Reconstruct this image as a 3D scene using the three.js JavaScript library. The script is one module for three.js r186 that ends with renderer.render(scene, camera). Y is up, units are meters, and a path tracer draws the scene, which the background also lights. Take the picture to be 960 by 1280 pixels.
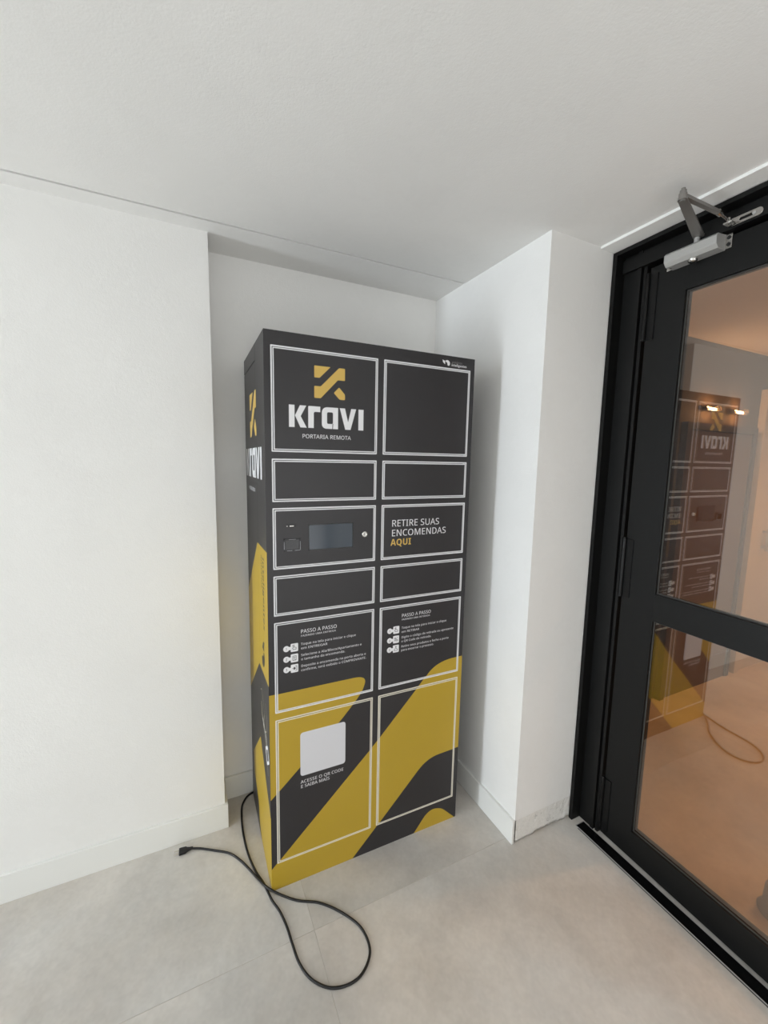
import * as THREE from 'three';
import { RoundedBoxGeometry } from 'three/addons/geometries/RoundedBoxGeometry.js';
import { mergeGeometries } from 'three/addons/utils/BufferGeometryUtils.js';
import { RectAreaLightUniformsLib } from 'three/addons/lights/RectAreaLightUniformsLib.js';

// ---------------------------------------------------------------- camera, sky, lights, exposure
const scene = new THREE.Scene();
const camera = new THREE.PerspectiveCamera(102.0, 960 / 1280, 0.02, 60);   // ultra-wide phone lens, focal length 518 px of 1280
camera.rotation.order = 'YXZ';
camera.position.set(-0.2359, 1.5928, 1.7578);
camera.rotation.set(-0.1211, -0.4477, 0.0187);
scene.add(camera);
const renderer = new THREE.WebGLRenderer({ antialias: true });
renderer.toneMapping = THREE.LinearToneMapping;
renderer.toneMappingExposure = 0.57;
renderer.shadowMap.enabled = true;
scene.background = new THREE.Color(0.86, 0.93, 1.0);                         // overcast sky outside the windows
scene.backgroundIntensity = 1.0;
RectAreaLightUniformsLib.init();
function daylight(x, y, z, w, h, intensity, tx, tz, color) {                  // daylight entering through a glazed opening
  const l = new THREE.RectAreaLight(new THREE.Color(...color), intensity, w, h);
  l.position.set(x, y, z); l.lookAt(tx, y, tz); l.castShadow = true; scene.add(l); return l;
}
daylight(-5.53, 1.15, 0.60, 0.76, 2.2, 47, 0, 0.60, [0.84, 0.92, 1.0]);          // glazed door at the end of the room, far left
daylight(0.14, 1.02, 3.58, 2.0, 1.9, 3.05, 0.14, 0, [1.0, 0.985, 0.965]);            // wide window behind the photographer

// ---------------------------------------------------------------- helpers
const taken = {};
function numbered(n) { const k = taken[n] = (taken[n] ?? -1) + 1; return k ? n + '_' + String(k).padStart(3, '0') : n; }
function metreUV(g) {
  const p = g.attributes.position, n = g.attributes.normal, uv = new Float32Array(p.count * 2);
  for (let i = 0; i < p.count; i++) {
    const ax = Math.abs(n.getX(i)), ay = Math.abs(n.getY(i)), az = Math.abs(n.getZ(i));
    const [a, b] = ay >= ax && ay >= az ? [p.getX(i), p.getZ(i)] : ax >= az ? [p.getZ(i), p.getY(i)] : [p.getX(i), p.getY(i)];
    uv[2 * i] = a; uv[2 * i + 1] = b;
  }
  g.setAttribute('uv', new THREE.BufferAttribute(uv, 2)); return g;
}
function box(x0, x1, y0, y1, z0, z1, r = 0) {
  const w = x1 - x0, h = y1 - y0, d = z1 - z0;
  const g = r ? new RoundedBoxGeometry(w, h, d, 2, Math.min(r, w / 2.01, h / 2.01, d / 2.01)) : new THREE.BoxGeometry(w, h, d);
  g.translate((x0 + x1) / 2, (y0 + y1) / 2, (z0 + z1) / 2);
  return metreUV(g);
}
const plain = g => g.index ? g.toNonIndexed() : g;
function mesh(name, geos, mat, parent = scene) {
  const list = Array.isArray(geos) ? geos : [geos];
  const g = list.length > 1 ? mergeGeometries(list.map(plain)) : list[0];
  const m = new THREE.Mesh(g, mat); m.name = parent === scene ? numbered(name) : name;
  m.castShadow = m.receiveShadow = true; parent.add(m); return m;
}
function group(name, x = 0, y = 0, z = 0, turn = 0) { const o = new THREE.Group(); o.name = numbered(name); o.position.set(x, y, z); o.rotation.y = turn; scene.add(o); return o; }
function tag(o, label, category, grp) { Object.assign(o.userData, { label, category }); if (grp) o.userData.group = grp; return o; }
function structure(o, label, category) { o.userData.kind = 'structure'; if (label) tag(o, label, category); return o; }
function poly(points, depth) {                                                // (a,b) outline extruded along +z
  const s = new THREE.Shape(points.map(p => new THREE.Vector2(...p)));
  return new THREE.ExtrudeGeometry(s, { depth, bevelEnabled: false });
}
function prismY(points, y0, y1) {                                             // outline in x,z extruded upward
  const g = poly(points.map(([x, z]) => [x, -z]), y1 - y0); g.rotateX(-Math.PI / 2); g.translate(0, y0, 0); return metreUV(g);
}
function prismZ(points, z0, z1) { const g = poly(points, z1 - z0); g.translate(0, 0, z0); return metreUV(g); }
function cyl(r, h, x, y, z, axis = 'y', seg = 32, r2 = r) {
  const g = new THREE.CylinderGeometry(r, r2, h, seg);
  if (axis === 'x') g.rotateZ(Math.PI / 2); if (axis === 'z') g.rotateX(Math.PI / 2);
  return g.translate(x, y, z);
}
function rng(seed) { let s = seed >>> 0; return () => { s = (s + 0x6D2B79F5) | 0; let t = Math.imul(s ^ (s >>> 15), 1 | s); t = (t + Math.imul(t ^ (t >>> 7), 61 | t)) ^ t; return ((t ^ (t >>> 14)) >>> 0) / 4294967296; }; }
function noiseField(size, cells, seed) {                                      // periodic value noise 0..1
  const r = rng(seed), g = Array.from({ length: cells * cells }, () => r()), out = new Float32Array(size * size), f = t => t * t * (3 - 2 * t);
  for (let j = 0; j < size; j++) for (let i = 0; i < size; i++) {
    const x = i / size * cells, y = j / size * cells, a = Math.floor(x), b = Math.floor(y), u = f(x - a), v = f(y - b), a1 = (a + 1) % cells, b1 = (b + 1) % cells;
    out[j * size + i] = (g[b * cells + a] * (1 - u) + g[b * cells + a1] * u) * (1 - v) + (g[b1 * cells + a] * (1 - u) + g[b1 * cells + a1] * u) * v;
  }
  return out;
}
function layered(size, list, seed) {
  const out = new Float32Array(size * size); let sum = 0;
  list.forEach(([c, w], k) => { const n = noiseField(size, c, seed + k * 17); sum += w; for (let i = 0; i < out.length; i++) out[i] += w * n[i]; });
  for (let i = 0; i < out.length; i++) out[i] /= sum; return out;
}
function texture(size, fn, repeat, srgb) {
  const d = new Uint8Array(size * size * 4);
  for (let i = 0; i < size * size; i++) { const c = fn(i); d[4 * i] = c[0]; d[4 * i + 1] = c[1]; d[4 * i + 2] = c[2]; d[4 * i + 3] = 255; }
  const t = new THREE.DataTexture(d, size, size); t.wrapS = t.wrapT = THREE.RepeatWrapping; t.magFilter = THREE.LinearFilter; t.minFilter = THREE.LinearMipmapLinearFilter; t.generateMipmaps = true;
  t.repeat.set(repeat, repeat); if (srgb) t.colorSpace = THREE.SRGBColorSpace; t.needsUpdate = true; return t;
}
const cl = v => Math.max(0, Math.min(255, Math.round(v)));

// ---------------------------------------------------------------- materials
const fineN = layered(512, [[128, 1], [256, 1], [48, 0.6]], 5);
const rollerBump = texture(512, i => { const v = cl(fineN[i] * 255); return [v, v, v]; }, 2.2);
const wallN = layered(512, [[4, 1], [9, .8], [20, .5], [90, .3]], 91);
const wallMap = texture(512, i => { const v = (wallN[i] - .5) * 7; return [cl(241 + v), cl(240 + v), cl(237 + v)]; }, 0.7, true);
const M = {};
const std = (o) => new THREE.MeshStandardMaterial(o), phys = (o) => new THREE.MeshPhysicalMaterial(o);
M.wall = std({ map: wallMap, roughness: 0.75, bumpMap: rollerBump, bumpScale: 0.0004 });
M.ceiling = std({ map: wallMap, roughness: 0.9, bumpMap: rollerBump, bumpScale: 0.0003 });
M.baseboard = std({ color: 0xeeeeea, roughness: 0.4 });
M.bead = std({ color: 0xf2f2ee, roughness: 0.5 });
M.plaster = std({ map: (() => { const n = layered(512, [[16, 1], [40, 1], [110, 1], [200, .7]], 333); return texture(512, i => { const v = n[i] < .24 ? -45 : (n[i] - .5) * 22; return [cl(232 + v), cl(230 + v), cl(225 + v)]; }, 2.5, true); })(), roughness: 0.95, bumpMap: rollerBump, bumpScale: 0.002 });
const floorA = layered(1024, [[3, 1], [7, 1], [15, .8], [33, .5]], 11), floorB = layered(1024, [[5, 1], [11, 1], [64, .3]], 77), floorC = layered(1024, [[120, 1], [300, 1]], 29);
const floorMap = texture(1024, i => {
  const v = (floorA[i] - .5) * 58 + (floorC[i] - .5) * 13, t = (floorB[i] - .5) * 18;
  return [cl(203 + v + t * .5), cl(198 + v), cl(191 + v - t * .5)];
}, 0.42, true);
const floorRough = texture(1024, i => { const v = cl(120 + (floorA[i] - .5) * 60); return [v, v, v]; }, 0.42);
M.tile = std({ map: floorMap, roughnessMap: floorRough, roughness: 0.95 });
M.grout = std({ color: 0xbcb6ac, roughness: 0.95 });
M.blackMetal = phys({ color: 0x0a0a09, roughness: 0.5, specularIntensity: 0.55 });
M.blackHinge = phys({ color: 0x0c0c0c, roughness: 0.35, specularIntensity: 0.5 });
M.blackGloss = std({ color: 0x0b0b0c, roughness: 0.16 });
M.rubber = std({ color: 0x0c0c0c, roughness: 0.6 });
M.alu = std({ color: 0xb4b3b0, roughness: 0.42, metalness: 0.3 });
M.armSteel = std({ color: 0x8d8a86, roughness: 0.4, metalness: 0.55 });
M.steel = std({ color: 0xc8c6c2, roughness: 0.25, metalness: 1 });
M.screwHole = std({ color: 0x2a2a2a, roughness: 0.6, metalness: 0.5 });
M.bronzeGlass = phys({ color: new THREE.Color(0.90, 0.74, 0.58), transmission: 1, thickness: 0, roughness: 0, ior: 2.333 });
M.clearGlass = phys({ color: 0xffffff, transmission: 1, thickness: 0, roughness: 0, ior: 1.45 });
M.cable = std({ color: 0x0e0d0d, roughness: 0.5 });
M.brass = std({ color: 0xc9c4b8, roughness: 0.3, metalness: 1 });
M.roomFloor = std({ map: floorMap, color: 0xf0dcc0, roughness: 0.6 });
M.roomWall = std({ color: 0x564636, roughness: 0.8 });
M.wainscot = std({ color: 0x3a2a2c, roughness: 0.6 });
M.roomCeil = std({ color: 0xf2e8da, roughness: 0.9 });
M.woodDoor = std({ color: 0x5c4028, roughness: 0.5 });
M.beigeDoor = std({ color: 0xc8b9a4, roughness: 0.6 });
M.lampGlow = std({ color: 0xffffff, emissive: new THREE.Color(1, 0.86, 0.66), emissiveIntensity: 1.6 });
M.greyPlastic = std({ color: 0x77777a, roughness: 0.7 });

// ---------------------------------------------------------------- room shell
const xL = -0.1305, xR = 0.961, zP = 0.590, zB = -0.159, hC = 2.415, xD = 1.296;
const FAR_L = -5.6, FAR_Z = 3.65, TOP = 2.44;
// floor: slab with grout, tiles laid on it one by one (joints at x = 0.108, z = 0.555)
const floor = structure(mesh('floor', box(FAR_L - .2, 1.40, -0.06, -0.0012, -0.40, FAR_Z + .2), M.grout), 'light grey concrete-look tile floor around the parcel locker', 'floor');
{
  const S = 1.2, gap = 0.0008;
  for (let i = -5; i <= 1; i++) for (let j = -1; j <= 2; j++) {
    const x0 = Math.max(0.108 + S * i, FAR_L) + gap, x1 = Math.min(0.108 + S * (i + 1), 1.385) - gap, z0 = Math.max(0.555 + S * j, -0.165) + gap, z1 = Math.min(0.555 + S * (j + 1), FAR_Z) - gap;
    if (x1 - x0 < .02 || z1 - z0 < .02) continue;
    const g = box(x0, x1, -0.012, 0, z0, z1, 0.0009), uv = g.attributes.uv;      // each tile takes its own piece of the mottle
    const du = ((i + 9) * 0.37 + (j + 5) * 0.71) % 2.3, dv = ((i + 9) * 0.83 + (j + 5) * 0.29) % 2.3;
    for (let k = 0; k < uv.count; k++) uv.setXY(k, uv.getX(k) + du, uv.getY(k) + dv);
    mesh('tile', g, M.tile, floor);
  }
}
structure(mesh('wall_left', box(FAR_L - .2, xL, 0, TOP, -0.36, 0), M.wall), 'plain white wall beside the locker niche', 'wall');
structure(mesh('wall_back', box(xL, xR, 0, TOP, -0.36, zB), M.wall), 'white rear wall of the niche behind the locker', 'wall');
const pillar = structure(group('wall_right', xR, 0, zP), 'white pillar between the locker niche and the glass door', 'wall');
mesh('upper_body', box(0, 1.42 - xR, 0.106, TOP, -0.95, 0), M.wall, pillar);
mesh('lower_body', box(0, 1.42 - xR, 0, 0.106, -0.95, -0.032), M.plaster, pillar);
{ // rough plaster band where a skirting board came off: broken lower edge, gaps above the floor
  const r = rng(41), nx = 46, ny = 9, x0 = 0.009, x1 = xD - xR - 0.001, pos = [], idx = [];
  const low = []; for (let i = 0; i <= nx; i++) { const t = i / nx; low.push((t > .33 && t < .74 ? 0.007 + 0.0025 * r() : 0.0005 + 0.002 * r())); }
  for (let k = 0; k < 2; k++) for (let j = 0; j <= ny; j++) for (let i = 0; i <= nx; i++) {
    const t = i / nx, y = low[i] + (0.1052 - low[i]) * j / ny;
    pos.push(x0 + (x1 - x0) * t, y, k ? -0.033 : (j === ny ? -0.0022 : -0.001 - 0.0035 * r() - (t > .85 && r() < .3 ? .004 : 0)));
  }
  const n = (nx + 1) * (ny + 1);
  for (let j = 0; j < ny; j++) for (let i = 0; i < nx; i++) { const a = j * (nx + 1) + i, b = a + 1, c = a + nx + 1, d = c + 1; idx.push(a, b, d, a, d, c, a + n, d + n, b + n, a + n, c + n, d + n); }
  for (let i = 0; i < nx; i++) idx.push(i, i + n, i + 1 + n, i, i + 1 + n, i + 1);
  const g = new THREE.BufferGeometry(); g.setAttribute('position', new THREE.Float32BufferAttribute(pos, 3)); g.setIndex(idx); g.computeVertexNormals(); metreUV(g);
  mesh('plaster_band', g, M.plaster, pillar);
}
structure(mesh('wall_door', [box(1.31, 1.42, 2.41, TOP, zP, FAR_Z), box(1.24, 1.42, 0, 2.41, 1.72, FAR_Z)], M.wall), 'white wall holding the black glass door', 'wall');
// window walls, outside the view
structure(mesh('wall_end', [box(FAR_L - .2, FAR_L, 0, TOP, 0, 0.20), box(FAR_L - .2, FAR_L, 0, TOP, 1.00, FAR_Z), box(FAR_L - .2, FAR_L, 2.28, TOP, 0.20, 1.00)], M.wall), 'white end wall with a tall glazed door', 'wall');
structure(mesh('wall_front', [box(FAR_L - .2, -0.92, 0, TOP, FAR_Z, FAR_Z + .2), box(1.2, 1.42, 0, TOP, FAR_Z, FAR_Z + .2), box(-.92, 1.2, 0, 0.04, FAR_Z, FAR_Z + .2), box(-.92, 1.2, 2.04, TOP, FAR_Z, FAR_Z + .2)], M.wall), 'white wall with a wide window behind the viewer', 'wall');
{ const w = structure(group('window_1', FAR_L - .08, 0, 0.60), 'tall black framed glazed door at the room end', 'window');
  mesh('frame', [box(-.025, .025, 0, 2.28, -.40, -.36), box(-.025, .025, 0, 2.28, .36, .40), box(-.025, .025, 2.24, 2.28, -.36, .36), box(-.025, .025, 0, 0.06, -.36, .36)], M.blackMetal, w);
  mesh('pane', box(-.003, .003, 0.06, 2.24, -.36, .36), M.clearGlass, w); }
{ const w = structure(group('window_2', 0.14, 0.04, FAR_Z + .08), 'wide black framed window behind the viewer', 'window');
  mesh('frame', [box(-1.06, -1.02, 0, 2, -.025, .025), box(1.02, 1.06, 0, 2, -.025, .025), box(-.02, .02, .04, 1.96, -.025, .025), box(-1.02, 1.02, 1.96, 2, -.025, .025), box(-1.02, 1.02, 0, .04, -.025, .025)], M.blackMetal, w);
  for (const s of [-1, 1]) mesh('pane', box(s > 0 ? .02 : -1.02, s > 0 ? 1.02 : -.02, .04, 1.96, -.003, .003), M.clearGlass, w); }
// ceiling: slab, main plasterboard field, strip over the niche behind a shadow gap, lower strip by the door
const ceiling = structure(mesh('ceiling', box(FAR_L - .2, 1.42, TOP, TOP + .16, -0.36, FAR_Z + .2), M.ceiling), 'white plasterboard ceiling with a shadow gap before the niche', 'ceiling');
mesh('ceiling_field', box(FAR_L, 1.214, hC, TOP, 0.088, FAR_Z), M.ceiling, ceiling);
mesh('niche_strip', box(FAR_L, 1.30, hC + 0.001, TOP, -0.17, 0.0750), M.ceiling, ceiling);
mesh('door_strip', box(1.214, 1.32, hC - 0.009, TOP, zP - .004, FAR_Z), M.ceiling, ceiling);
// skirting boards
const bt = 0.012, bh = 0.110;
structure(mesh('baseboard_left', [box(FAR_L, xL + bt, 0, bh, 0, bt, 0.0015), box(xL, xL + bt, 0, bh, zB + bt, 0.001)], M.baseboard), 'white skirting board along the wall beside the niche', 'baseboard');
structure(mesh('baseboard_back', box(xL + bt, xR - bt, 0, bh, zB, zB + bt, 0.0015), M.baseboard), 'white skirting board behind the locker', 'baseboard');
structure(mesh('baseboard_right', box(xR - bt, xR, 0, bh, zB, zP + 0.0005, 0.0015), M.baseboard), 'white skirting board on the pillar side facing the locker', 'baseboard');

// ---------------------------------------------------------------- printed artwork of the locker
const W = 0.8158, H = 2.0, LD = 0.5154, BACK = 0.500, PX = 1023;
const INK = { black: '#2b292b', yellow: '#bb9c2c', gold: '#d8b45a', white: '#eeeef0' };
function sheet(w) { const c = document.createElement('canvas'); c.width = Math.round(w * PX); c.height = Math.round(H * PX); return c; }
function artTexture(c) { const t = new THREE.CanvasTexture(c); t.colorSpace = THREE.SRGBColorSpace; t.anisotropy = 8; return t; }
// pen in metres: (u, v) with v up
function pen(ctx, map) {
  const P = (u, v) => { const [a, b] = map(u, v); return [a * PX, (H - b) * PX]; };
  const api = {
    P,
    fill(points, color) { ctx.fillStyle = color; ctx.beginPath(); points.forEach((p, i) => ctx[i ? 'lineTo' : 'moveTo'](...P(...p))); ctx.closePath(); ctx.fill(); },
    soft(points, color, radius) {                                             // polygon with rounded corners; radius per corner
      ctx.fillStyle = color; ctx.beginPath(); const n = points.length;
      points.forEach((p, i) => {
        const a = points[(i + n - 1) % n], b = points[(i + 1) % n], r = p[2] ?? radius;
        const along = q => { const L = Math.hypot(q[0] - p[0], q[1] - p[1]) || 1, k = Math.min(r / L, .5); return P(p[0] + (q[0] - p[0]) * k, p[1] + (q[1] - p[1]) * k); };
        const s = along(a), e = along(b); ctx[i ? 'lineTo' : 'moveTo'](...s); ctx.quadraticCurveTo(...P(p[0], p[1]), ...e);
      });
      ctx.closePath(); ctx.fill();
    },
    line(points, color, w) { ctx.strokeStyle = color; ctx.lineWidth = w * PX; ctx.lineJoin = 'round'; ctx.lineCap = 'round'; ctx.beginPath(); points.forEach((p, i) => ctx[i ? 'lineTo' : 'moveTo'](...P(...p))); ctx.stroke(); },
    disc(u, v, r, color) { ctx.fillStyle = color; ctx.beginPath(); ctx.arc(...P(u, v), r * PX, 0, 7); ctx.fill(); },
    text(s, u0, u1, v, cap, color, weight = '', turn = 0) {                   // baseline from u0 to u1 at height v, capital height cap
      const size = cap / 0.714 * PX; ctx.font = `${weight} ${size}px sans-serif`; ctx.fillStyle = color; ctx.textBaseline = 'alphabetic'; ctx.textAlign = 'left';
      const wd = ctx.measureText(s).width, want = Math.abs(u1 - u0) * PX;
      ctx.save(); ctx.translate(...P(u0, v)); ctx.rotate(turn); ctx.scale(want / wd, 1); ctx.fillText(s, 0, 0); ctx.restore();
    },
  };
  return api;
}
function emblem(p) {                                                          // the broken-arrow sign above the word mark, in front-face metres
  p.soft([[.1640, 1.9060], [.2215, 1.9060], [.1825, 1.8670], [.1640, 1.8670]], INK.gold, .003);
  p.soft([[.1640, 1.8400], [.1865, 1.8400], [.2510, 1.9060], [.2725, 1.9060], [.2725, 1.8650], [.2470, 1.8650], [.1865, 1.8005], [.1640, 1.8005]], INK.gold, .003);
  p.soft([[.2515, 1.8420], [.2730, 1.8195], [.2730, 1.8005], [.2535, 1.8005], [.2320, 1.8220]], INK.gold, .004);
}
function wordmark(p, ink) {
  const c = INK.white, b = 1.7005, t = 1.7730, w = .0190;
  p.fill([[.0785, b], [.0785, t], [.0785 + w, t], [.0785 + w, b]], c);                                            // k
  p.fill([[.0985, 1.7390], [.1150, t], [.1370, t], [.1180, 1.7375], [.1385, b], [.1165, b]], c);
  p.soft([[.1430, b, 0], [.1430, t, .004], [.1850, t, 0], [.1850, t - .0185, 0], [.1625, t - .0185, .006], [.1625, b, 0]], c, .003);   // r
  p.soft([[.1900, b, .018], [.1900, t, .022], [.2485, t, .0], [.2485, b, 0]], c, .004); p.fill([[.2275, b - .001], [.2295, b - .001], [.2305, 1.7180], [.2285, 1.7180]], ink);                           // a
  p.soft([[.2090, 1.7175], [.2090, 1.7560], [.2295, 1.7560], [.2295, 1.7175]], ink, .005);
  p.fill([[.2540, t], [.2735, t], [.2850, 1.7270], [.2960, t], [.3150, t], [.2945, b], [.2745, b]], c);          // v
  p.fill([[.3235, b], [.3235, t], [.3430, t], [.3430, b]], c);                                                    // i
  p.text('PORTARIA REMOTA', .122, .296, 1.6655, .0135, c);
}
function smallSign(p, u, v, s, color) {                                       // little two-piece sign: a wedge and a hook
  p.soft([[u, v + .022 * s], [u + .009 * s, v + .0185 * s], [u + .013 * s, v + .019 * s], [u + .013 * s, v + .004 * s], [u + .002 * s, v + .012 * s]], color, .001 * s);
  p.soft([[u + .015 * s, v + .021 * s], [u + .027 * s, v + .0225 * s], [u + .036 * s, v + .015 * s], [u + .036 * s, v + .003 * s], [u + .028 * s, v - .001 * s], [u + .023 * s, v + .004 * s], [u + .023 * s, v + .012 * s], [u + .015 * s, v + .014 * s]], color, .004 * s);
}
const cols = [[.0215, .3975], [.4205, .7970]], rows = [[1.618, 1.955], [1.4525, 1.596], [1.222, 1.432], [1.0575, 1.199], [.701, 1.0345], [.106, .6755]];
const LINE = .0048, SLOT = .0018;
const front = sheet(W);
{
  const ctx = front.getContext('2d'), p = pen(ctx, (u, v) => [u, v]);
  ctx.fillStyle = INK.black; ctx.fillRect(0, 0, front.width, front.height);
  p.soft([[-.05, .7735, 0], [.372, .7735, .055], [.352, .706, .03], [.268, .616, 0], [-.05, .322, 0]], INK.yellow, 0);                          // stripes
  p.soft([[.86, .7675, 0], [.69, .7675, .085], [.603, .676, .0], [.41, .475, 0], [-.05, .042, 0], [-.05, -.05, 0], [.268, -.05, 0], [.41, .090, 0], [.655, .336, .06], [.86, .3425, 0]], INK.yellow, 0);
  p.soft([[.560, -.05, 0], [.672, .085, .045], [.735, .075, .03], [.86, -.05, 0]], INK.yellow, 0);
  for (const [u0, u1] of cols) for (const [v0, v1] of rows) {                  // white cut edges of the film around every door
    const yel = (v1 < .7);
    for (const [d, lw] of [[LINE / 2, LINE], [LINE + SLOT + .0019, .0038]]) p.line([[u0 + d, v0 + d], [u1 - d, v0 + d], [u1 - d, v1 - d], [u0 + d, v1 - d], [u0 + d, v0 + d]], yel ? '#eee8d8' : INK.white, lw);
  }
  emblem(p); wordmark(p, INK.black);
  smallSign(p, .6655, .9625 + 1, .95, INK.white);
  p.text('armários', .708, .757, 1.9735, .0085, '#8f8d8d'); p.text('inteligentes', .707, .778, 1.9630, .0085, INK.white, 'bold');
  p.text('RETIRE SUAS', .462, .676, 1.3480, .0255, INK.white); p.text('ENCOMENDAS', .462, .709, 1.3110, .0255, INK.white); p.text('AQUI', .460, .550, 1.2745, .0250, INK.gold, 'bold');
  const steps = (u, rowsText, title, ic) => {
    p.text('PASSO A PASSO', u, u + .135, .9835, .0140, INK.white); p.text(title, u + .001, u + .131, .9705, .0068, INK.white);
    rowsText.forEach(([s, v, len]) => p.text(s, u + .001, u + len, v, .0092, INK.white));
    [.9345, .8955, .8570].forEach((v, k) => {
      const a = u - .0505, b = u - .0222;
      p.disc(a, v, .0112, INK.white); p.fill([[a, v + .006], [b, v + .006], [b, v - .006], [a, v - .006]], INK.white);
      p.soft([[b - .0135, v - .0145], [b - .0135, v + .0165], [b + .0135, v + .0165], [b + .0135, v - .0145]], INK.white, .004);
      p.text(String(k + 1), a - .0025, a + .0025, v - .0045, .0090, INK.black);
      const kind = ic[k], q = (pts) => p.line(pts.map(([x, y]) => [b + x * .001, v + .001 + y * .001]), INK.black, .0011);
      if (kind === 'hand') { q([[-4, -7], [-7, -1], [-4, 0], [-3, 7], [-1, 7], [-1, 1], [6, 0], [6, -7], [-4, -7]]); q([[-7, 5], [-6, 9], [0, 10]]); }
      if (kind === 'list') { q([[-6, -8], [-6, 8], [6, 8], [6, -8], [-6, -8]]); q([[-3, 4], [3, 4]]); q([[-3, 0], [3, 0]]); q([[0, -4], [5, -9]]); }
      if (kind === 'in') { q([[-8, 0], [3, 0]]); q([[-1, 5], [4, 0], [-1, -5]]); q([[3, 8], [8, 8], [8, -8], [3, -8]]); p.fill([[b - .003, v + .006], [b + .004, v + .001], [b - .003, v - .004]], INK.black); }
      if (kind === 'keys') { q([[-7, 7], [-2, 7], [-2, 2], [-7, 2], [-7, 7]]); q([[2, -2], [7, -2], [7, -7], [2, -7], [2, -2]]); q([[-6, -6], [6, 7]]); q([[-2, -6], [-6, -2]]); }
      if (kind === 'out') { p.disc(b, v + .008, .0025, INK.black); q([[-7, -8], [7, -8], [6, -2], [2, 1], [-2, 1], [-6, -2], [-7, -8]]); }
    });
  };
  steps(.1130, [['Toque na tela para iniciar e clique', .9395, .210], ['em ENTREGAR', .9235, .099], ['Selecione a Ala/Bloco/Apartamento e', .8985, .234], ['o tamanho da encomenda.', .8820, .168], ['Deposite a encomenda na porta aberta e', .8575, .252], ['confirme, será exibido o COMPROVANTE.', .8415, .254]], 'FAZENDO UMA ENTREGA', ['hand', 'list', 'in']);
  steps(.5155, [['Toque na tela para iniciar e clique', .9350, .212], ['em RETIRAR', .9190, .082], ['Digite o código de retirada ou apresente', .8960, .249], ['o QR Code de retirada.', .8795, .141], ['Retire seus produtos e feche a porta', .8580, .226], ['para encerrar o processo.', .8420, .154]], 'FAZENDO UMA RETIRADA', ['hand', 'keys', 'out']);
  p.soft([[.1095, .4315], [.1095, .6045], [.2845, .6045], [.2845, .4315]], '#dcdce0', .013);                       // white card, its code left out
  p.text('ACESSE O QR CODE', .1100, .2780, .4010, .0130, INK.white); p.text('E SAIBA MAIS', .1100, .2220, .3825, .0130, INK.white);
}
const side = sheet(LD);
{
  // s = distance from the front edge; the sheet is drawn back to front, left to right
  const ctx = side.getContext('2d'), p = pen(ctx, (s, v) => [LD - s, v]);
  ctx.fillStyle = INK.black; ctx.fillRect(0, 0, side.width, side.height);
  p.fill([[-.01, 1.284], [.205, 1.281], [.54, .985], [.54, .515], [.211, .798], [-.01, .808]], INK.yellow);
  p.fill([[-.01, .292], [.215, .483], [.443, .266], [.42, .17], [.31, .12], [.283, .03], [.22, -.01], [-.01, -.01]], INK.yellow);
  // emblem, word mark: the front artwork enlarged
  const k = .41 / .265, big = pen(ctx, (u, v) => [LD - .479 + (u - .0785) * k, 1.523 + (v - 1.7005) * k]);
  emblem(big); wordmark(big, INK.black);
  const ctxText = (s, s0, v0, len, cap, color, weight) => p.text(s, s0, s0 + len, v0, cap, color, weight, Math.PI / 2);
  ctxText('armários', .128, 1.252, .125, .028, INK.black); ctxText('inteligentes', .090, 1.252, .272, .030, INK.black, 'bold');
  const turned = pen(ctx, (u, v) => [LD - .185 + (v) * 1.0, .935 - u]); smallSign(turned, 0, .045, 2.9, INK.black);
  // cream line drawing with a small diamond at its end
  const cream = '#c9c1a0', q = (pts, c, w) => p.line(pts, c, w);
  q([[.19, .70], [.16, .715], [.125, .675], [.105, .64], [.12, .61], [.10, .575], [.06, .60], [.045, .655], [.08, .70]], cream, .003);
  q([[.175, .655], [.165, .61], [.135, .60], [.13, .575]], cream, .006);
  q([[.15, .60], [.07, .57], [.055, .535]], INK.white, .006); q([[.12, .595], [.06, .52]], cream, .003); q([[.10, .56], [.085, .50]], cream, .003);
  q([[.085, .520], [.045, .548], [.018, .508], [.060, .475], [.085, .520]], INK.white, .012);
  q([[.055, .475], [.04, .44]], cream, .004);
}
const frontTex = artTexture(front), sideTex = artTexture(side);
M.front = phys({ map: frontTex, roughness: 0.42 });
M.side = phys({ map: sideTex, roughness: 0.38 });
M.body = std({ color: 0x2b292b, roughness: 0.45 });
function artUV(g, fn) { const p = g.attributes.position, uv = new Float32Array(p.count * 2); for (let i = 0; i < p.count; i++) { const [a, b] = fn(p.getX(i), p.getY(i), p.getZ(i)); uv[2 * i] = a; uv[2 * i + 1] = b; } g.setAttribute('uv', new THREE.BufferAttribute(uv, 2)); return g; }
const frontUV = g => artUV(g, (x, y) => [x / W, y / H]);
const sideUV = g => artUV(g, (x, y, z) => [1 + z / LD, y / H]);

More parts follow.
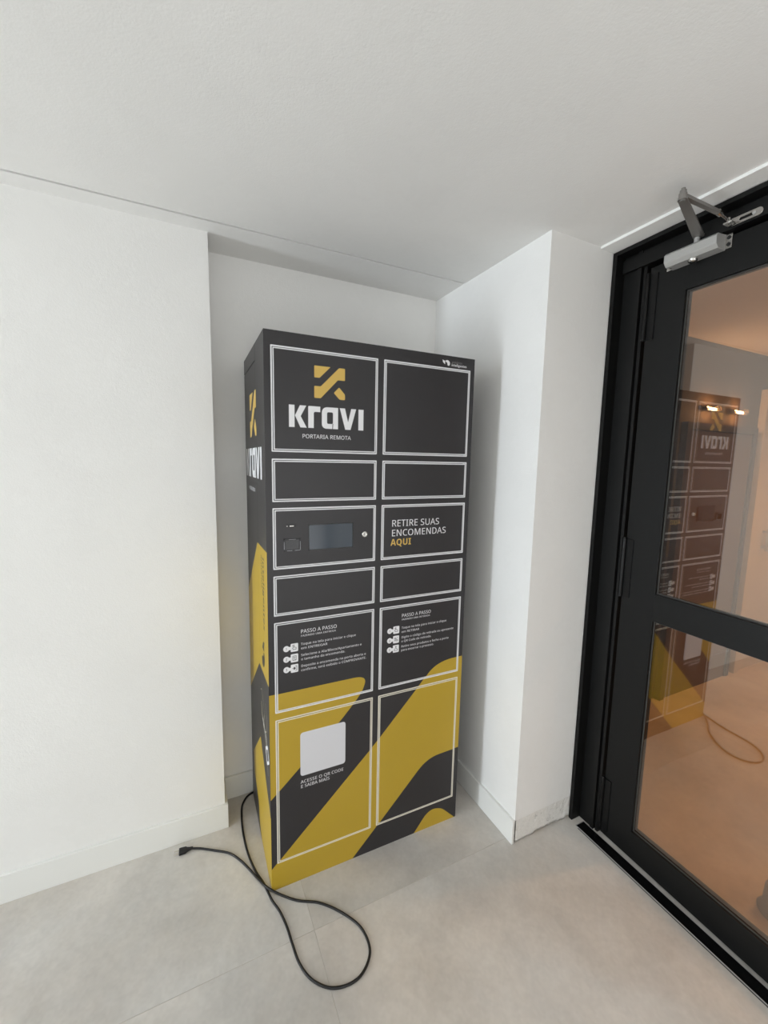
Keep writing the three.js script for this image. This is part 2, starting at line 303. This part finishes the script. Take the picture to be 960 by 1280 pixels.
// ---------------------------------------------------------------- parcel locker
const locker = tag(group('parcel_locker', 0, 0, 0.366, -0.0092), 'tall black parcel locker with yellow stripes and twelve doors standing in the white niche', 'locker');
{
  mesh('carcass', box(.004, W - .001, 0, H - .001, -BACK, -.0205), M.body, locker);
  // left flank: front post panel, rear panel and top band with open seams between them
  mesh('side_panel', sideUV(box(0, .0045, 0, H, -.188, -.0002, .0008)), M.side, locker);
  mesh('side_panel', sideUV(box(.0003, .0045, 0, 1.940, -BACK, -.1905, .0008)), M.side, locker);
  mesh('side_panel', sideUV(box(0, .0045, 1.943, H, -BACK, -.1905, .0008)), M.side, locker);
  // front frame with an opening for every door
  const s = new THREE.Shape([[.001, 0], [W, 0], [W, H], [.001, H]].map(p => new THREE.Vector2(...p)));
  for (const [u0, u1] of cols) for (const [v0, v1] of rows) s.holes.push(new THREE.Path([[u0 + LINE, v0 + LINE], [u0 + LINE, v1 - LINE], [u1 - LINE, v1 - LINE], [u1 - LINE, v0 + LINE]].map(p => new THREE.Vector2(...p))));
  const fr = new THREE.ExtrudeGeometry(s, { depth: .0205, bevelEnabled: false }); fr.translate(0, 0, -.0205);
  mesh('front_frame', frontUV(fr), M.front, locker);
  const doors = [];
  rows.forEach(([v0, v1], r) => cols.forEach(([u0, u1], c) => {
    const e = LINE + SLOT, d = mesh('door', frontUV(box(u0 + e, u1 - e, v0 + e, v1 - e, -.018, .0012, .0008)), M.front, locker);
    doors.push(d);
  }));
  doors[0].userData.label = 'door printed with a yellow emblem and white word mark'; doors[4].userData.label = 'control door with screen and scanner'; doors[5].userData.label = 'door printed with pick-up lettering';
  doors[8].userData.label = 'door printed with delivery steps'; doors[9].userData.label = 'door printed with pick-up steps'; doors[10].userData.label = 'tall striped door with a white card'; doors[11].userData.label = 'tall yellow and black striped door';
  // control door: touch screen, code scanner, slot and cylinder lock
  const D = doors[4], z = .0012;
  const scr = mesh('screen', box(.1455, .3045, 1.2835, 1.3690, z - .001, z + .0016, .0006), std({ color: 0x39424c, roughness: 0.10 }), D); scr.userData.label = 'grey touch screen';
  mesh('screen_bezel', [box(.3045, .3075, 1.2800, 1.3720, z - .001, z + .0022), box(.1425, .1455, 1.2800, 1.3720, z - .001, z + .0012), box(.1425, .3075, 1.2800, 1.2835, z - .001, z + .0012), box(.1425, .3075, 1.3690, 1.3720, z - .001, z + .0012)], std({ color: 0x17181a, roughness: 0.25 }), D);
  mesh('scanner', [box(.0565, .1150, 1.3210, 1.3260, z - .001, z + .003, .0008), box(.0565, .1150, 1.2825, 1.2875, z - .001, z + .003, .0008), box(.0565, .0625, 1.2825, 1.3260, z - .001, z + .003, .0008), box(.1090, .1150, 1.2825, 1.3260, z - .001, z + .003, .0008)], std({ color: 0x1b1b1d, roughness: 0.3 }), D);
  mesh('scanner_window', box(.0620, .1095, 1.2870, 1.3215, z - .001, z + .0008), std({ color: 0x121215, roughness: 0.08 }), D);
  const corner = []; for (const [x, y] of [[.068, 1.2845], [.094, 1.2845]]) corner.push(box(x, x + .018, y, y + .0015, z + .0025, z + .0034)); corner.push(box(.0575, .059, 1.290, 1.316, z + .0025, z + .0034), box(.1125, .114, 1.286, 1.316, z + .0025, z + .0034), box(.074, .098, 1.3232, 1.3244, z + .0025, z + .0034));
  mesh('scanner_rim', corner, std({ color: 0x8a8a8e, roughness: 0.3, metalness: .6 }), D);
  mesh('port', [box(.0650, .1010, 1.3645, 1.3745, z - .001, z + .0012, .0008)], std({ color: 0x161617, roughness: 0.3 }), D);
  mesh('port_socket', [box(.0770, .0920, 1.3680, 1.3712, z + .0006, z + .0020, .0006), cyl(.0013, .0014, .0690, 1.3695, z + .001, 'z', 12)], M.steel, D);
  const lk = mesh('lock', new THREE.LatheGeometry([[0, .0042], [.0050, .0042], [.0058, .0050], [.0092, .0050], [.0112, .0030], [.0118, -.002]].map(p => new THREE.Vector2(...p)), 36).rotateX(Math.PI / 2).translate(.3525, 1.3265, z), M.steel, D); lk.userData.label = 'round chrome key lock';
  mesh('keyhole', box(.3517, .3533, 1.3232, 1.3298, z + .0040, z + .0046), M.screwHole, D);
}

// ---------------------------------------------------------------- glass door in its black frame (turned very slightly)
const TURN = -0.004;
const door = structure(group('door_1', xD, 0, zP + .002, TURN), 'black metal framed door with two bronze glass panes beside the pillar', 'door');
{
  const Y1 = 2.404, HEAD = 2.326;
  // jamb profile seen from above: lip, deep channel, two ridges and the stop behind the leaf
  const jamb = [[-.010, 0], [.124, 0], [.124, .100], [.096, .100], [.096, .106], [.042, .106], [.042, .094], [.050, .094], [.050, .088], [.034, .088], [.034, .074], [.040, .074], [.040, .016], [-.010, .016]];
  mesh('jamb', prismY(jamb, 0, Y1), M.blackMetal, door);
  mesh('jamb', prismY(jamb.map(([x, z]) => [x, 1.13 - z]).reverse(), 0, Y1), M.blackMetal, door);
  const head = [[-.010, Y1], [-.010, Y1 - .014], [.040, Y1 - .014], [.040, HEAD + .050], [.026, HEAD + .050], [.026, HEAD + .004], [.096, HEAD + .004], [.096, HEAD - .02], [.124, HEAD - .02], [.124, Y1]];
  mesh('head', prismZ(head, .018, 1.112), M.blackMetal, door);
  // leaf
  const a = .050, b = .092, z0 = .114, z1 = 1.016, zi = .245, zo = .888;
  const leaf = new THREE.Group(); leaf.name = 'leaf'; leaf.position.set(.050, 0, .114); leaf.rotation.y = -.0095; door.add(leaf); const LX = .050, LZ = .114;
  mesh('stile', box(a, b, .008, 2.320, z0, zi, .0015), M.blackMetal, leaf);
  mesh('stile', box(a, b, .008, 2.320, zo, z1, .0015), M.blackMetal, leaf);
  mesh('rail', box(a, b, 2.200, 2.320, zi - .001, zo + .001, .0015), M.blackMetal, leaf);
  mesh('rail', box(a, b, 1.010, 1.116, zi - .001, zo + .001, .0015), M.blackMetal, leaf);
  mesh('rail', box(a, b, .008, .122, zi - .001, zo + .001, .0015), M.blackMetal, leaf);
  for (const [y0, y1] of [[.122, 1.010], [1.116, 2.200]]) {
    mesh('glass_pane', box(.0625, .0685, y0 - .004, y1 + .004, zi - .004, zo + .004), M.bronzeGlass, leaf);
    const w = .0045; mesh('glazing_seal', [box(.0600, .0624, y0, y0 + w, zi, zo), box(.0600, .0624, y1 - w, y1, zi, zo), box(.0600, .0624, y0 + w, y1 - w, zi, zi + w), box(.0600, .0624, y0 + w, y1 - w, zo - w, zo)], std({ color: 0x3a3834, roughness: .6 }), leaf);
  }
  for (const c of leaf.children) c.geometry.translate(-LX, 0, -LZ);
  for (const y of [.03, 1.07, 2.06]) {                                         // butt hinges
    const h = .235;
    const hg = mesh('hinge', [cyl(.0075, h, .042, y + h / 2, .112, 'y', 20), box(.0455, .0498, y, y + h, .112, .146, .0008)], M.blackHinge, door);
    mesh('hinge_pin', [cyl(.0060, .006, .042, y + h + .003, .112, 'y', 16, .0072)], M.blackHinge, hg);
  }
  for (const y of [.09, .30, .62, 1.30, 1.9]) mesh('frame_screw', cyl(.0035, .002, .0395, y, .026, 'x', 12), M.blackHinge, door);
}
// black strip let into the floor in front of the door
const thr = structure(group('trim_1', 1.302, 0, .638), 'glossy black floor strip with pale metal edges before the glass door', 'threshold');
mesh('strip', box(-.0230, .0240, -.010, .0030, .0015, 1.08, .0008), M.blackGloss, thr);
mesh('edge_profile', [box(-.0250, -.0232, -.010, .0036, 0, 1.08), box(.0242, .0258, -.010, .0034, 0, 1.08), box(-.0250, .0258, -.010, .0034, -.0016, 0)], M.alu, thr);
mesh('edge_gap', box(-.0290, -.0251, -.010, .0006, .012, 1.08), M.rubber, thr);

// ---------------------------------------------------------------- door closer
const closer = tag(group('door_closer', 1.3415, 2.280, 0.787, TURN), 'silver door closer with folded arm on the top rail of the glass door', 'door closer');
{
  const len = .160;
  const prof = [[0, 0], [-.040, 0], [-.0505, .010], [-.053, .014], [-.053, .036], [-.046, .043], [0, .047]];
  const sh = new THREE.Shape(prof.map(p => new THREE.Vector2(...p)));
  const g = new THREE.ExtrudeGeometry(sh, { depth: len - .004, bevelEnabled: true, bevelThickness: .002, bevelSize: .0015, bevelOffset: -.0015, bevelSegments: 2 }); g.translate(0, 0, .002);
  mesh('body', g, M.alu, closer);
  const plate = mesh('mounting_plate', [box(-.003, .0028, .002, .046, -.018, .178, .0008)], M.steel, closer);
  for (const y of [.014, .034]) mesh('screw', cyl(.0055, .003, -.0035, y, .169, 'x', 16), M.screwHole, plate);
  mesh('spindle_cap', new THREE.LatheGeometry([[0, -.010], [.009, -.010], [.0135, -.006], [.0140, .001]].map(p => new THREE.Vector2(...p)), 28).translate(-.026, 0, .080), M.steel, closer);
  mesh('valve_screw', cyl(.0035, .003, -.028, -.001, .010, 'y', 12), M.steel, closer);
  mesh('spindle', cyl(.0085, .020, -.028, .054, .088, 'y', 20), M.alu, closer);
  // arm: flat bar cranked up from the spindle and out to the elbow
  const A = new THREE.Vector3(-.028, .063, .092), E = new THREE.Vector3(-.262, .072, .172);
  const bar = (p, q, w0, w1, t) => {                                           // flat tapering bar, w = half width across, t = thickness
    const dir = q.clone().sub(p).normalize(), sx = new THREE.Vector3().crossVectors(dir, new THREE.Vector3(0, 1, 0)).normalize(), up = new THREE.Vector3().crossVectors(sx, dir);
    const v = []; for (const [c, w] of [[p, w0], [q, w1]]) for (const [a, b] of [[-1, 0], [1, 0], [1, 1], [-1, 1]]) v.push(c.clone().addScaledVector(sx, a * w).addScaledVector(up, b * t));
    const f = [[0, 1, 2, 3], [7, 6, 5, 4], [0, 4, 5, 1], [1, 5, 6, 2], [2, 6, 7, 3], [3, 7, 4, 0]], pos = [];
    for (const [i, j, k, l] of f) for (const n of [i, k, j, i, l, k]) pos.push(...v[n].toArray());
    const bg = new THREE.BufferGeometry(); bg.setAttribute('position', new THREE.Float32BufferAttribute(pos, 3)); bg.computeVertexNormals(); return metreUV(bg);
  };
  const disc = cyl(.0150, .007, A.x, A.y + .0035, A.z, 'y', 28), endDisc = cyl(.0120, .006, E.x, E.y + .003, E.z, 'y', 28);
  mesh('main_arm', [bar(A, E, .0150, .0110, .006), metreUV(disc), metreUV(endDisc), metreUV(cyl(.010, .010, A.x, A.y + .010, A.z, 'y', 6))], M.armSteel, closer);
  mesh('elbow', [cyl(.0105, .012, E.x, E.y + .012, E.z, 'y', 28), cyl(.0085, .008, E.x, E.y + .022, E.z, 'y', 20), cyl(.0060, .006, E.x, E.y + .029, E.z, 'y', 6), cyl(.007, .004, E.x, E.y - .002, E.z, 'y', 20)], M.armSteel, closer);
  const F0 = new THREE.Vector3(E.x, E.y + .008, E.z), F1 = new THREE.Vector3(-.100, .070, .184), F2 = new THREE.Vector3(-.050, .064, .186);
  mesh('forearm', bar(F0, F1, .0070, .0062, .009), M.armSteel, closer);
  const rod = (p, q, r) => { const l = p.distanceTo(q), c = new THREE.CylinderGeometry(r, r, l, 14); c.applyQuaternion(new THREE.Quaternion().setFromUnitVectors(new THREE.Vector3(0, 1, 0), q.clone().sub(p).normalize())); const m = p.clone().add(q).multiplyScalar(.5); return c.translate(m.x, m.y, m.z); };
  const R0 = F1.clone().add(new THREE.Vector3(0, .0045, 0));
  mesh('adjusting_rod', [rod(R0, F2, .0040), rod(R0.clone().lerp(F2, -.1), R0.clone().lerp(F2, .18), .0085)], M.steel, closer);
  // slotted shoe screwed to the frame head
  const shoe = new THREE.Shape(); const w = .0105, L = .038; shoe.absarc(L, 0, w, -Math.PI / 2, Math.PI / 2); shoe.absarc(-L + .012, 0, w, Math.PI / 2, Math.PI * 1.5);
  const slot = new THREE.Path(); slot.absarc(L - .012, 0, .0045, -Math.PI / 2, Math.PI / 2); slot.absarc(-.006, 0, .0045, Math.PI / 2, Math.PI * 1.5); shoe.holes.push(slot);
  const sg = new THREE.ExtrudeGeometry(shoe, { depth: .003, bevelEnabled: true, bevelSize: .0006, bevelThickness: .0006, bevelSegments: 1 }); sg.rotateY(-Math.PI / 2); sg.translate(-.0215, .066, .212);
  const sp = mesh('shoe', [sg, metreUV(box(-.0545, -.0215, .0555, .0600, .174, .197, .001)), metreUV(box(-.0255, -.0215, .0555, .0750, .174, .197, .001)), cyl(.0055, .016, -.048, .063, .186, 'y', 18)], M.steel, closer);
  mesh('shoe_screw', cyl(.0048, .003, -.0265, .066, .240, 'x', 14), M.alu, sp);
}

// ---------------------------------------------------------------- power cable on the floor
const cord = tag(group('power_cord', -0.13, 0, 0.145), 'black power cord looping on the tiles from behind the locker to its plug', 'cord');
{
  const o = cord.position, r = .0041, pts = [
    [.120, -.1405], [.060, -.1405], [.020, -.1405], [-.008, -.134], [-.028, -.120], [-.051, -.082], [-.061, -.021], [-.066, .066], [-.060, .176], [-.042, .269], [-.022, .329], [-.006, .400], [.012, .450], [.024, .510], [.029, .565], [.038, .633], [.062, .688], [.106, .730], [.158, .746], [.207, .739], [.253, .696], [.256, .626], [.216, .553], [.149, .482], [.073, .436], [.010, .382, .010], [-.018, .350, .0135], [-.040, .305, .010], [-.060, .255], [-.093, .192], [-.128, .145], [-.186, .104], [-.235, .073], [-.265, .063, .008]]
    .map(([x, z, y]) => new THREE.Vector3(x - o.x, (y ?? r + .0002), z - o.z));
  const curve = new THREE.CatmullRomCurve3(pts, false, 'centripetal');
  mesh('cable', new THREE.TubeGeometry(curve, 420, r, 12), M.cable, cord);
  const pl = new THREE.Group(); pl.name = 'plug'; pl.position.set(-.265 - o.x, .0095, .063 - o.z); pl.rotation.y = Math.PI - .045; cord.add(pl);
  const sec = (x, hy, hz) => { const a = []; for (let k = 0; k < 24; k++) { const t = k / 24 * Math.PI * 2, c = Math.cos(t), s = Math.sin(t), e = .6; a.push([x, Math.sign(s) * Math.pow(Math.abs(s), e) * hy, Math.sign(c) * Math.pow(Math.abs(c), e) * hz]); } return a; };
  const rings = [sec(-.004, .0045, .0045), sec(.008, .0055, .0055), sec(.018, .0075, .0085), sec(.022, .0092, .0120), sec(.042, .0094, .0135), sec(.047, .0090, .0130), sec(.0475, .0001, .0001)];
  const pos = [], idx = []; rings.forEach(R => R.forEach(p => pos.push(...p)));
  for (let i = 0; i < rings.length - 1; i++) for (let k = 0; k < 24; k++) { const a = i * 24 + k, b = i * 24 + (k + 1) % 24; idx.push(a, a + 24, b, b, a + 24, b + 24); }
  const pg = new THREE.BufferGeometry(); pg.setAttribute('position', new THREE.Float32BufferAttribute(pos, 3)); pg.setIndex(idx); pg.computeVertexNormals();
  mesh('plug_body', pg, M.cable, pl);
  for (const s of [-1, 1]) mesh('prong', cyl(.0022, .019, .056, 0, s * .0075, 'x', 14), M.brass, pl);
}

// ---------------------------------------------------------------- warm lit room beyond the glass door
const RX = 6.2, RZ = 4.0, RH = 2.40;
structure(mesh('floor', box(1.386, RX, -.06, -.0005, .10, RZ), M.roomFloor), 'warm lit beige floor beyond the glass door', 'floor');
structure(mesh('wall_beyond', [box(1.42, RX, 1.0, RH, -.06, .14)], M.roomWall), 'brown wall of the room beyond the glass door', 'wall');
structure(mesh('trim_2', box(1.42, 2.60, .0, 1.0, -.06, .148), M.wainscot), 'dark lower wall panel beyond the glass door', 'panel');
structure(mesh('trim_3', box(2.60, RX, .0, 1.0, -.06, .14), M.wainscot), 'dark lower wall beyond the wooden door', 'panel');
structure(mesh('wall_room_end', box(RX, RX + .1, 0, RH, -.06, RZ), M.roomWall), 'brown end wall of the room beyond', 'wall');
structure(mesh('wall_room_front', box(1.42, RX, 0, RH, RZ, RZ + .1), M.roomWall), 'brown front wall of the room beyond', 'wall');
structure(mesh('wall_room_side', [box(1.36, 1.42, 0, RH, FAR_Z + .2, RZ)], M.roomWall), 'short brown wall at the corner of the room beyond', 'wall');
structure(mesh('ceiling', box(1.421, RX + .1, RH, RH + .1, -.06, RZ + .1), M.roomCeil), 'pale ceiling of the room beyond the glass door', 'ceiling');
{ const d = structure(group('door_2', 3.07, 0, .14), 'brown wooden door seen through the glass door', 'door');
  mesh('panel', box(-.38, .38, .0, 1.83, .001, .03, .002), M.woodDoor, d); mesh('frame', [box(-.43, -.385, 0, 1.88, .001, .04), box(.385, .43, 0, 1.88, .001, .04), box(-.385, .385, 1.835, 1.88, .001, .04)], M.wainscot, d); }
{ const d = structure(group('door_3', 4.05, 0, .14), 'beige door with a tall pull handle seen through the glass door', 'door');
  mesh('panel', box(-.42, .42, 0, 2.1, .001, .03, .002), M.beigeDoor, d); mesh('frame', [box(-.48, -.425, 0, 2.16, .001, .045), box(.425, .48, 0, 2.16, .001, .045), box(-.425, .425, 2.105, 2.16, .001, .045)], M.beigeDoor, d);
  mesh('handle', [box(-.285, -.255, .96, 1.14, .055, .075, .004), box(-.278, -.262, .98, 1.0, .03, .056), box(-.278, -.262, 1.10, 1.12, .03, .056)], M.alu, d); }
for (const [x, kind] of [[2.90, 'wooden door frame end'], [3.235, 'wooden door frame middle']]) {
  const l = tag(group('wall_lamp', x, 1.975, .14), kind === 'wooden door frame end' ? 'slim glowing wall lamp above the wooden door, farther from the beige door' : 'slim glowing wall lamp above the wooden door, closer to the beige door', 'lamp', 'slim wall lamps beyond the glass');
  mesh('housing', box(-.055, .055, -.008, .016, .0005, .03, .002), M.steel, l);
  mesh('diffuser', box(-.052, .052, -.010, .008, .0302, .036, .002), M.lampGlow, l);
  const p = new THREE.PointLight(new THREE.Color(1, .76, .5), .25, 0, 2); p.position.set(0, 0, .06); p.castShadow = true; l.add(p);
}
[[3.1, 1.3, 'round recessed ceiling lamp before the wooden door beyond the glass door'], [4.0, 1.5, 'round recessed ceiling lamp before the beige door beyond the glass door'], [3.0, 2.9, 'round recessed ceiling lamp far from the doors in the room beyond']].forEach(([x, z, words]) => {                  // recessed ceiling lamps of that room
  const l = tag(group('ceiling_lamp', x, RH, z), words, 'lamp', 'ceiling lamps beyond the glass door');
  mesh('trim_ring', new THREE.LatheGeometry([[.055, -.0005], [.075, -.0005], [.075, -.006], [.055, -.010]].map(p => new THREE.Vector2(...p)), 36), M.bead, l);
  mesh('diffuser', cyl(.055, .004, 0, -.004, 0), M.lampGlow, l);
  const s = new THREE.SpotLight(new THREE.Color(1, .79, .56), 10, 0, 1.35, .5, 2); s.position.set(0, -.02, 0); s.target.position.set(0, -2, 0); s.shadow.radius = 3; s.castShadow = true; l.add(s, s.target);
});
tag(mesh('floor_doorstop', new THREE.LatheGeometry([[0, 0], [.060, 0], [.062, .008], [.050, .020], [.046, .095], [.040, .108], [0, .112]].map(p => new THREE.Vector2(...p)), 36).translate(1.635, 0, 1.205), M.greyPlastic), 'small rounded grey object on the floor behind the glass door', 'doorstop');

renderer.render(scene, camera);
